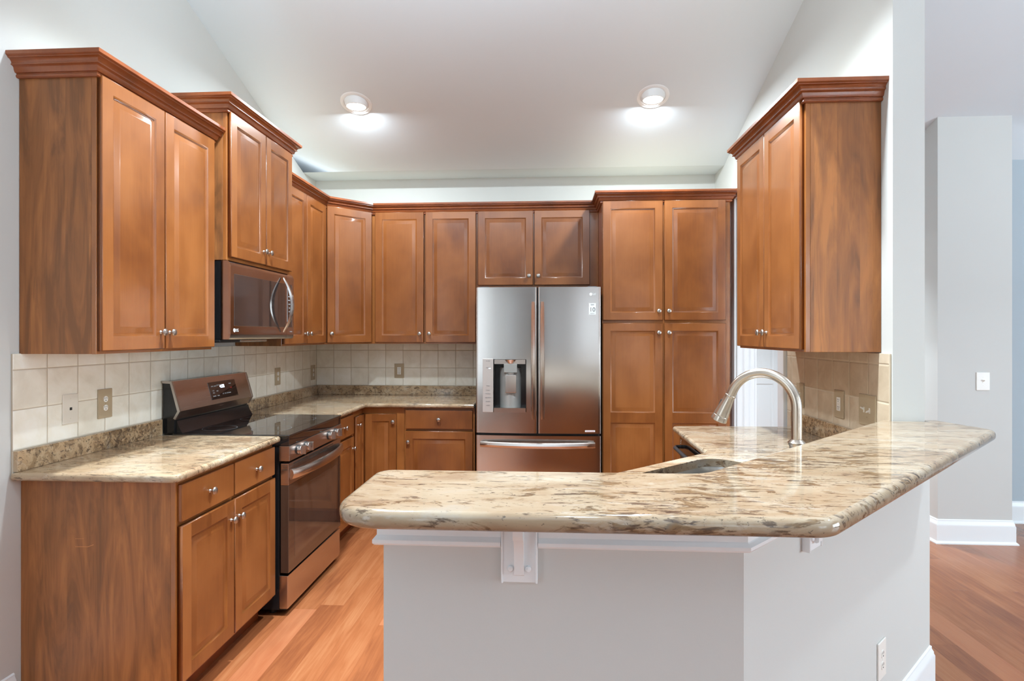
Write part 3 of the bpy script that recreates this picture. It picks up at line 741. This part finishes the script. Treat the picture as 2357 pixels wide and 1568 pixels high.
MB(Matrix.Translation(b_) @ dn.to_track_quat('Z', 'Y').to_matrix().to_4x4()).box(-.006, -.004, -.014, .006, .004, .022, .003).build('spray_button', BLACKP, t)
MB().tube([(.022, .01, .09), (.05, .03, .10), (.09, .05, .125)], [.009, .008, .006], 14).build('lever', FAUCETM, t)

# ------------------------------------------------------------------ refrigerator
FX0, FX1, FYF, FTOP = -.520, .386, 4.20, 1.820
t = thing('refrigerator', 'stainless french-door refrigerator with water dispenser and bottom freezer drawer', 'refrigerator', ((FX0+FX1)/2, 5.0, 0))
fx0, fx1 = FX0-(FX0+FX1)/2, FX1-(FX0+FX1)/2; fy = FYF-5.0; mid = (-.071)-(FX0+FX1)/2
MB().box(fx0+.006, fy+.085, .03, fx1-.006, -.02, FTOP-.012, .004).build('body', DARKGREY, t)
for x in (fx0+.06, fx1-.06):
    for y in (fy+.16, -.10): MB().lathe([(.02, 0), (.02, .03)], (x, y, 0), (0, 0, 1), 14).build('foot', BLACKP, t)
for x in (fx0+.06, fx1-.06): MB().box(x-.035, fy+.03, FTOP-.014, x+.035, fy+.16, FTOP+.006, .005).build('hinge_cover', DARKGREY, t)
def bulge(x): return -.016*(1-((x-0)/(fx1))**2)              # door faces bow outwards
def curved(x0, x1, z0, z1, hole=None, n=22, edge=.008):
    m = MB(); xs = [x0+(x1-x0)*i/n for i in range(n+1)]
    if hole:
        hx0, hx1, hz0, hz1 = hole; xs = sorted([x for x in xs if min(abs(x-hx0), abs(x-hx1)) > .004] + [hx0, hx1])
    def yf(x):
        e = min(x-x0, x1-x); r = edge - math.sqrt(max(0, edge*edge-(edge-min(e, edge))**2)); return fy+.016+bulge(x)+r
    xs = sorted(set(xs+[x0+edge*.15, x0+edge*.4, x0+edge, x1-edge, x1-edge*.4, x1-edge*.15])); xs = [x for x in xs if x0 <= x <= x1]
    zs = [z0, z1] if not hole else [z0, hz0, hz1, z1]
    G = [[m.v((x, yf(x), z)) for x in xs] for z in zs]; yb = fy+.082
    for j in range(len(zs)-1):
        for i in range(len(xs)-1):
            if hole and j == 1 and hx0-1e-6 <= xs[i] and xs[i+1] <= hx1+1e-6: continue
            m.face([G[j][i], G[j][i+1], G[j+1][i+1], G[j+1][i]])
    B0 = [m.v((x, yb, z0)) for x in xs]; B1 = [m.v((x, yb, z1)) for x in xs]
    for i in range(len(xs)-1):
        m.face([B0[i], B0[i+1], G[0][i+1], G[0][i]]); m.face([G[-1][i], G[-1][i+1], B1[i+1], B1[i]])
    m.poly([(x0, yb, z0), (x0, yb, z1)] + [(x0, yf(x0), z) for z in reversed(zs)]); m.poly([(x1, yb, z1), (x1, yb, z0)] + [(x1, yf(x1), z) for z in zs])
    m.poly([(x0, yb, z0), (x1, yb, z0), (x1, yb, z1), (x0, yb, z1)])
    bmesh.ops.remove_doubles(m.bm, verts=m.bm.verts, dist=2e-4)
    return m
ox = -(FX0+FX1)/2
dh = (-.390+ox, -.152+ox, .915, 1.296)
dl_ = curved(fx0, mid-.004, .760, FTOP, dh).build('door', STEEL, t, sharp=30)
dr_ = curved(mid+.004, fx1, .760, FTOP).build('door', STEEL, t, sharp=30)
dw_ = curved(fx0, fx1, .075, .742).build('freezer_drawer', STEEL, t, sharp=30)
MB().box(fx0+.01, fy+.06, .742, fx1-.01, fy+.10, .76).build('gasket', BLACKP, t)
MB().box(fx0+.02, fy+.05, .015, fx1-.02, fy+.10, .07).build('kick_grille', BLACKP, t)
MB().box(mid-.004, fy+.03, .76, mid+.004, fy+.09, FTOP-.004).build('door_seal', BLACKP, t)
def handle(x, parent):
    m = MB(); yy = fy+bulge(x)
    pr = [(-.016, 0), (-.012, -.010), (0, -.015), (.012, -.010), (.016, 0), (.010, .004), (-.010, .004)]
    rs = []
    for k in range(17):
        z = .868+(1.711-.868)*k/16; b = .052*math.sin(PI*(k+.6)/17.2)**.45
        s_ = .75+.25*math.sin(PI*k/16)**.3
        rs.append([(x+p[0]*s_, yy-b+p[1], z) for p in pr])
    m.rings(rs); m.box(x-.010, yy-.03, .885, x+.010, yy+.012, .915); m.box(x-.010, yy-.03, 1.665, x+.010, yy+.012, 1.695)
    m.build('handle', STEEL_H, parent)
handle(-.1005+ox, dl_); handle(-.035+ox, dr_)
m = MB(); rs = []
for k in range(25):
    x = -.484+ox+(.342+.484)*k/24; b = .058*math.sin(PI*(k+.5)/25)**.5
    rs.append([(x, fy+bulge(x)-b+p[0], .683+p[1]+(.004 if 0 else 0)) for p in [(0, -.021), (-.011, -.014), (-.016, 0), (-.011, .016), (0, .021), (.004, .012), (.004, -.012)]])
m.rings(rs); m.box(-.46+ox, fy-.03, .674, -.44+ox, fy+.02, .694); m.box(.30+ox, fy-.03, .674, .32+ox, fy+.02, .694)
m.build('handle', STEEL_H, dw_)
# dispenser
dp = MB(); yd = fy-.006
dp.box(-.468+ox, yd-.002, .912, -.390+ox, yd+.03, 1.300, .003); dp.build('dispenser_panel', plain('dispenser_panel_grey', srgb(196, 188, 182), .3, .5), dl_)
m = MB(); x0, x1, z0, z1 = dh
yb = fy+.078
m.poly([(x0, yd, z0), (x0, yb, z0), (x0, yb, z1), (x0, yd, z1)]); m.poly([(x1, yd, z0), (x1, yd, z1), (x1, yb, z1), (x1, yb, z0)])
m.poly([(x0, yd, z1), (x0, yb, z1), (x1, yb, z1), (x1, yd, z1)]); m.poly([(x0, yd, z0), (x1, yd, z0), (x1, yb, z0), (x0, yb, z0)]); m.poly([(x0, yb, z0), (x1, yb, z0), (x1, yb, z1), (x0, yb, z1)])
m.build('dispenser_recess', BLACK, dl_)
m = MB(); m.prism([(x, y) for x, y in arc((x0+x1)/2, yb, .078, PI, 2*PI, 14)], 'z', z0+.03, 1.235); m.build('dispenser_back', GREYP, dl_)
ym = yb-.078
MB().prism([(x0+.004, yd-.012), (x1-.004, yd-.012), (x1-.004, yb-.002), (x0+.004, yb-.002)], 'z', z0-.002, z0+.03).build('drip_tray', STEEL_H, dl_)
cxm = (x0+x1)/2+.005
MB().box(cxm-.048, ym-.006, 1.200, cxm+.048, ym+.05, 1.264, .003).build('spout_block', GREYP, dl_)
MB().lathe([(.030, 0), (.048, .028)], (cxm, ym+.022, 1.265), (0, 0, 1), 20).build('water_spout', STEEL_H, dl_)
MB().lathe([(.03, 0), (.034, .02)], (cxm+.003, ym+.022, 1.180), (0, 0, 1), 20).build('nozzle', GREYP, dl_)
MB().box(cxm-.036, ym-.012, 1.053, cxm+.042, ym-.004, 1.183, .003).build('paddle', STEEL_H, dl_)
MB().box(x0+.006, yd+.004, 1.262, x1-.006, yd+.05, 1.294).build('dispenser_hood', STEEL_WARM, dl_)
for i, (z, s_) in enumerate(((1.283, 'FILTER'), (1.235, 'LIGHT'), (1.104, 'Water'), (1.072, 'Cubed'), (1.046, 'Crushed'), (1.018, 'ICE PLUS'), (.990, 'ALARM'), (.962, 'LOCK'))):
    text('panel_print', s_, .010, PRINT, dl_, facing((-.429+ox, yd-.0026, z)))
MB().box(-.424+ox, yd-.003, 1.228, -.410+ox, yd-.001, 1.233).build('indicator_light', LCD, dl_)
def ysurf(x): return fy+.016+bulge(x)
lx = .314+ox
MB().lathe([(.0105, 0), (.0105, -.0008), (.0005, -.0009)], (lx, ysurf(lx), 1.767), (0, 1, 0), 24).build('logo', STICK, dr_)
text('logo_text', 'LG', .020, STICK, dr_, facing((lx+.026, ysurf(lx+.02)-.001, 1.767)))
sx_ = .325+ox
MB(Matrix.Translation((sx_, ysurf(sx_), 1.661)) @ Matrix.Rotation(.07, 4, 'Z')).box(-.025, -.0012, -.041, .025, .0, .041).build('sticker', STICK, dr_)
text('sticker_text', '10', .044, PRINT, dr_, facing((sx_, ysurf(sx_)-.0018, 1.655), .07))
text('sticker_text', 'YEAR', .011, PRINT, dr_, facing((sx_, ysurf(sx_)-.0018, 1.691), .07)); text('sticker_text', 'WARRANTY', .006, PRINT, dr_, facing((sx_, ysurf(sx_)-.0018, 1.628), .07))
sx_ = .308+ox
MB(Matrix.Translation((sx_, ysurf(sx_), .779)) @ Matrix.Rotation(.065, 4, 'Z')).box(-.036, -.001, -.006, .036, .001, .006).build('sticker', STICK, dr_)
text('sticker_text', 'INVERTER LINEAR', .0075, LEDR, dr_, facing((sx_, ysurf(sx_)-.0018, .779), .065))

# ------------------------------------------------------------------ range
y0, y1 = 2.958, 3.726; RW = y1-y0
t = thing('kitchen_range', 'stainless electric range with black glass cooktop and rear control panel', 'range', (XL, y0, 0), RL)
MB().box(.004, -.655, .03, RW-.004, -.03, .925, .003).build('body', BLACK, t)
for x in (.05, RW-.05):
    for y in (-.60, -.08): MB().lathe([(.018, 0), (.018, .032)], (x, y, 0), (0, 0, 1), 12).build('foot', BLACKP, t)
m = MB(); m.box(0, -.712, .938, RW, -.075, .950, .003); m.box(.002, -.708, .893, RW-.002, -.10, .938, .002)
m.build('cooktop', BLACKG, t)
RING = plain('burner_print', (.16, .16, .165, 1), .3)
for bx, by, br in ((.20, -.22, .09), (.57, -.22, .075), (.20, -.52, .105), (.57, -.52, .095)):
    def cr(r): return [(bx+r*math.cos(2*PI*k/40), by+r*math.sin(2*PI*k/40), .9503) for k in range(40)]
    MB().rings([cr(br), cr(br-.0025)], cap=False).build('burner_ring', RING, t)
# front control strip with four knobs
m = MB(); m.box(0, -.712, .812, RW, -.655, .892, .003); m.build('control_strip', STEEL_WARM, t)
for kx in (.100, .205, .545, .655):
    k = MB(); k.lathe([(.026, 0), (.026, -.006)], (kx, -.712, .855), (0, 1, 0), 28).build('knob_base', BLACKP, t)
    m = MB(); m.lathe([(.0235, 0), (.024, -.016), (.0225, -.018), (.0005, -.018)], (kx, -.718, .855), (0, 1, 0), 28); m.box(kx-.008, -.758, .831, kx+.008, -.734, .879, .003)
    m.build('control_knob', STEEL_H, t)
# oven door
m = MB(); m.box(.002, -.706, .685, RW-.002, -.662, .800, .003); od = m.build('oven_door', STEEL_WARM, t)
MB().box(.002, -.706, .225, RW-.002, -.662, .685, .003).build('door_glass', OVENGLASS, od)
MB().box(.075, -.7066, .290, RW-.075, -.7055, .640).build('door_window', plain('oven_window', (.075, .045, .032, 1), .05, 0, .7, .6), od)
for x in (.06, .27, .48): MB().box(x, -.7068, .786, x+.15, -.704, .790).build('vent_slot', SLOT, od)
for x in (.22, .43): MB().box(x, -.7068, .786, x+.025, -.704, .790).build('vent_slot', SLOT, od)
for x in (.27, .42): MB().box(x, -.7068, .768, x+.11, -.704, .772).build('vent_slot', SLOT, od)
for z in (.768, .778, .788): MB().box(.0005, -.70, z-.0015, .003, -.672, z+.0015).build('vent_slot', SLOT, od)
rs = []
for k in range(25):
    x = .012+(RW-.024)*k/24; b = .060*math.sin(PI*(k+.4)/24.8)**.55
    rs.append([(x, -.704-b+p[0], .742+p[1]) for p in [(.004, -.030), (-.006, -.024), (-.013, -.006), (-.012, .012), (-.005, .024), (.005, .026), (.009, .01), (.009, -.016)]])
MB().rings(rs).build('handle', STEEL_H, od)
m = MB(); m.box(.002, -.702, .038, RW-.002, -.655, .212, .004); m.build('storage_drawer', STEEL_WARM, t)
MB().box(.01, -.69, .03, RW-.01, -.60, .042).build('base_rail', BLACKP, t)
# backguard
side = [(-.020, 1.226), (-.066, 1.222), (-.109, 1.068), (-.086, 1.030), (-.080, 1.030), (-.080, .95), (-.020, .95)]
MB().prism(side, 'x', .008, RW-.008).build('backguard', BLACK, t)
m = MB(); m.prism([(-.060, 1.228), (-.070, 1.226), (-.115, 1.068), (-.090, 1.026), (-.082, 1.030), (-.105, 1.070)], 'x', .012, RW-.004)
m.build('control_panel', STEEL_WARM, t)
cap = [(-.020, 1.230), (-.071, 1.227), (-.117, 1.068), (-.091, 1.024), (-.080, 1.030), (-.102, 1.068), (-.062, 1.215), (-.020, 1.217)]
for x in (.0, RW-.012): MB().prism(cap, 'x', x, x+.012).build('end_cap', NICKEL, t)
m = MB(); m.prism([(-.080, 1.018), (-.088, 1.015), (-.096, .99), (-.112, .960), (-.118, .950), (-.075, .950)], 'x', .02, RW-.01); m.build('riser', BLACK, t)
# display, lying on the sloping panel
pa, pb = Vector((0, -.070, 1.226)), Vector((0, -.115, 1.068)); dv = (pb-pa)
ang = math.atan2(-dv.y, -dv.z)
def onpanel(x, f, off=.001):
    p = pa+dv*f; n = Vector((0, -1, 0)); n = Vector((0, dv.z, -dv.y)).normalized(); n = n if n.y < 0 else -n
    return Matrix.Translation((x, p.y+n.y*off, p.z+n.z*off)) @ Matrix.Rotation(-ang, 4, 'X')
MB(onpanel(.455, .52, .0)).box(-.145, -.0016, -.052, .145, .002, .052, .001, 1).build('display', BLACKG, t)
def ptxt(x, f, s_, size, mat): text('panel_print', s_, size, mat, t, onpanel(x, f, .0022) @ FRONT)
ptxt(.445, .40, '4:08', .030, LCD)
for x, f, s_ in ((.345, .36, 'BAKE'), (.375, .36, 'BROIL'), (.403, .34, 'WARM'), (.345, .52, '1 2 3'), (.345, .60, '4 5 6'), (.385, .55, '7 8 9'), (.345, .72, 'CLOCK'), (.385, .72, 'TIMER'),
                 (.440, .68, 'SET'), (.462, .68, 'ON'), (.484, .68, 'LITE'), (.508, .68, 'CLEAN'), (.535, .34, 'START')): ptxt(x, f, s_, .009, LEDW)
ptxt(.538, .50, 'OFF', .012, LEDR)

# ------------------------------------------------------------------ microwave
y0, y1 = 2.948, 3.706; MW = y1-y0
t = thing('microwave_oven', 'stainless over-the-range microwave oven with bowed vertical handle', 'microwave', (XL, y0, 0), RL)
Z0, Z1 = 1.450, 1.866; MF = -.400
MB().box(.004, -.349, Z0, MW-.004, -.004, Z1, .003).build('body', BLACK, t)
m = MB(); m.box(.004, -.34, Z0-.018, MW-.3, -.05, Z0, .004); m.build('vent_tray', BLACKP, t)
MB().box(.20, -.345, Z0-.016, MW-.25, -.10, Z0-.002, .004).build('lamp_panel', STEEL_H, t)
sd = [(-.350, Z0), (MF+.012, Z0), (MF+.004, Z0+.008), (MF, Z0+.03), (MF, Z1-.03), (MF+.006, Z1-.01), (MF+.016, Z1), (-.350, Z1)]
md = MB().prism(sd, 'x', 0, .656).build('door', STEEL_MIRROR, t, sharp=25)
cpn = MB().prism(sd, 'x', .658, MW).build('control_column', STEEL_MIRROR, t, sharp=25)
MGL = plain('microwave_glass', (.03, .022, .02, 1), .03, 0, .8, .8)
MB().box(.035, MF-.0012, Z0+.072, .640, MF+.002, Z1-.068, .001, 1).build('door_glass', MGL, md)
MB().box(.662, MF-.0012, Z0+.072, .735, MF+.002, Z1-.068, .001, 1).build('key_panel', MGL, cpn)
MB().box(.728, MF-.002, Z0+.075, .734, MF, Z1-.072).build('key_strip', NICKEL, cpn)
rs = []
for k in range(25):
    f = k/24; z = 1.490+(1.832-1.490)*f; b = .060*math.sin(PI*min(max(f, .02), .98))**.8
    s_ = .35+.65*math.sin(PI*f)**.6 if 0 < f < 1 else .35
    rs.append([(.592+p[0]*s_, MF-.002-b+p[1]*s_, z) for p in [(-.016, 0), (-.012, -.012), (0, -.016), (.012, -.012), (.016, 0), (.009, .005), (-.009, .005)]])
MB().rings(rs).build('handle', STEEL_H, md)
text('logo', 'LG', .022, STICK, md, facing((.062, MF-.002, Z0+.048)))
MB().lathe([(.010, 0), (.010, -.0012), (.0005, -.0013)], (.036, MF, Z0+.048), (0, 1, 0), 22).build('logo_badge', STICK, md)
for i, s_ in enumerate(('TIME', 'COOK', 'DEFROST', 'POPCORN', 'SOFTEN', 'MELT', 'WARM', 'FAN', 'LIGHT')): text('key_print', s_, .008, LEDW, cpn, facing((.693, MF-.002, Z1-.10-.024*i)))
text('key_print', 'EasyClean', .008, LEDW, cpn, facing((.715, MF-.002, Z0+.045)))
MB().lathe([(.008, 0), (.008, .002)], (.004, -.30, Z1-.045), (-1, 0, 0), 16).build('screw', NICKEL, t)

# ------------------------------------------------------------------ outlets, switches
def plate(name, label, cat, loc, rz, mat, kind, w=.074, h=.122, group=None):
    t = thing(name, label, cat, loc, rz, group)
    MB().box(-w/2, -.006, -h/2, w/2, 0, h/2, .0025, 3).build('cover_plate', mat, t)
    if kind in ('duplex',):
        for dz in (-.020, .020):
            o = [(x, z) for x, z in [(.0145*math.cos(a), dz+.0145*math.sin(a)*.95) for a in [2*PI*k/24 for k in range(24)]]]
            r = MB().prism([(max(-.0125, min(.0125, x)), z) for x, z in o], 'y', -.008, -.003).build('receptacle', WHITEP, t)
            for sx in (-.0055, .0055): MB().box(sx-.001, -.0085, dz+.001, sx+.001, -.007, dz+.009).build('slot', SLOT, r)
            MB().lathe([(.0023, 0), (.0023, -.0008)], (0, -.008, dz-.006), (0, 1, 0), 10).build('slot', SLOT, r)
        MB().lathe([(.003, 0), (.0025, -.001)], (0, -.006, 0), (0, 1, 0), 10).build('screw', mat, t)
    if kind == 'rocker_outlet':
        r = MB().box(-.0165, -.008, -.033, .0165, -.003, .033, .001, 1).build('receptacle', WHITEP, t)
        for dz in (-.018, .018):
            for sx in (-.006, .006): MB().box(sx-.001, -.0085, dz, sx+.001, -.0075, dz+.008).build('slot', SLOT, r)
            MB().lathe([(.0023, 0), (.0023, -.0008)], (0, -.008, dz-.006), (0, 1, 0), 10).build('slot', SLOT, r)
        for sx in (-.004, .004): MB().box(sx-.0035, -.0086, -.003, sx+.0035, -.0075, .003).build('test_button', IVORYP, r)
    if kind in ('toggle', 'double_toggle'):
        for i, sx in enumerate([0] if kind == 'toggle' else [-.023, .023]):
            MB().box(sx-.005, -.007, -.012, sx+.005, -.004, .012).build('toggle_frame', IVORYP if mat is not WHITEP else WHITEP, t)
            up = i == 0
            pr = [(-.005, -.004), (-.005, .006), (-.020, .013 if up else -.003), (-.022, .008 if up else -.008)]
            MB().prism([(y, z) for y, z in pr], 'x', sx-.0035, sx+.0035).build('toggle', IVORYP if mat is not WHITEP else WHITEP, t)
        for dz in (-.030, .030): MB().lathe([(.003, 0), (.0025, -.001)], (0, -.006, dz), (0, 1, 0), 10).build('screw', mat, t)
    if kind == 'jack':
        MB().box(-.006, -.0068, -.006, .006, -.004, .006).build('jack', SLOT, t)
        for dz in (-.042, .042): MB().lathe([(.003, 0), (.0025, -.001)], (0, -.006, dz), (0, 1, 0), 10).build('screw', mat, t)
    return t
XT = XL+.009
GO = 'beige outlet plates on the tiles'
plate('phone_jack_plate', 'plain ivory phone jack plate on the left wall tiles', 'wall plate', (XT, 2.373, 1.157), RL, IVORYP, 'jack', .080, .127)
plate('power_outlet', 'beige two-socket outlet beside the ivory phone jack plate', 'outlet', (XT, 2.569, 1.157), RL, BEIGEP, 'duplex', .086, .134, GO)
plate('power_outlet', 'beige two-socket outlet on left wall tiles right of the range back panel', 'outlet', (XT, 4.295, 1.158), RL, BEIGEP, 'duplex', .086, .130, GO)
plate('power_outlet', 'beige two-socket outlet on left wall tiles next to the room corner', 'outlet', (XT, 4.965, 1.144), RL, BEIGEP, 'duplex', .086, .130, GO)
plate('power_outlet', 'beige outlet with rectangular white socket on the back wall tiles', 'outlet', (-1.30, YB-.009, 1.157), 0, BEIGEP, 'rocker_outlet', .086, .126, GO)
XTR = XR-.009
plate('light_switch', 'narrow beige single switch plate beside the gooseneck faucet', 'light switch', (XTR, 3.348, 1.138), RRT, BEIGEP, 'toggle', .09, .134)
plate('power_outlet', 'beige outlet with rectangular white socket between the two beige switch plates', 'outlet', (XTR, 2.913, 1.138), RRT, BEIGEP, 'rocker_outlet', .090, .134, GO)
plate('light_switch', 'wide beige double switch plate next to the bar end', 'light switch', (XTR, 2.664, 1.140), RRT, BEIGEP, 'double_toggle', .135, .137)
plate('light_switch', 'white single switch on the hall wall at the right', 'light switch', (3.064, 4.285, 1.146), 0, WHITEP, 'toggle', .090, .127)
plate('power_outlet', 'white outlet low on the angled half wall', 'outlet', (1.160, 2.097, .345), PI/4, WHITEP, 'duplex', .080, .130)
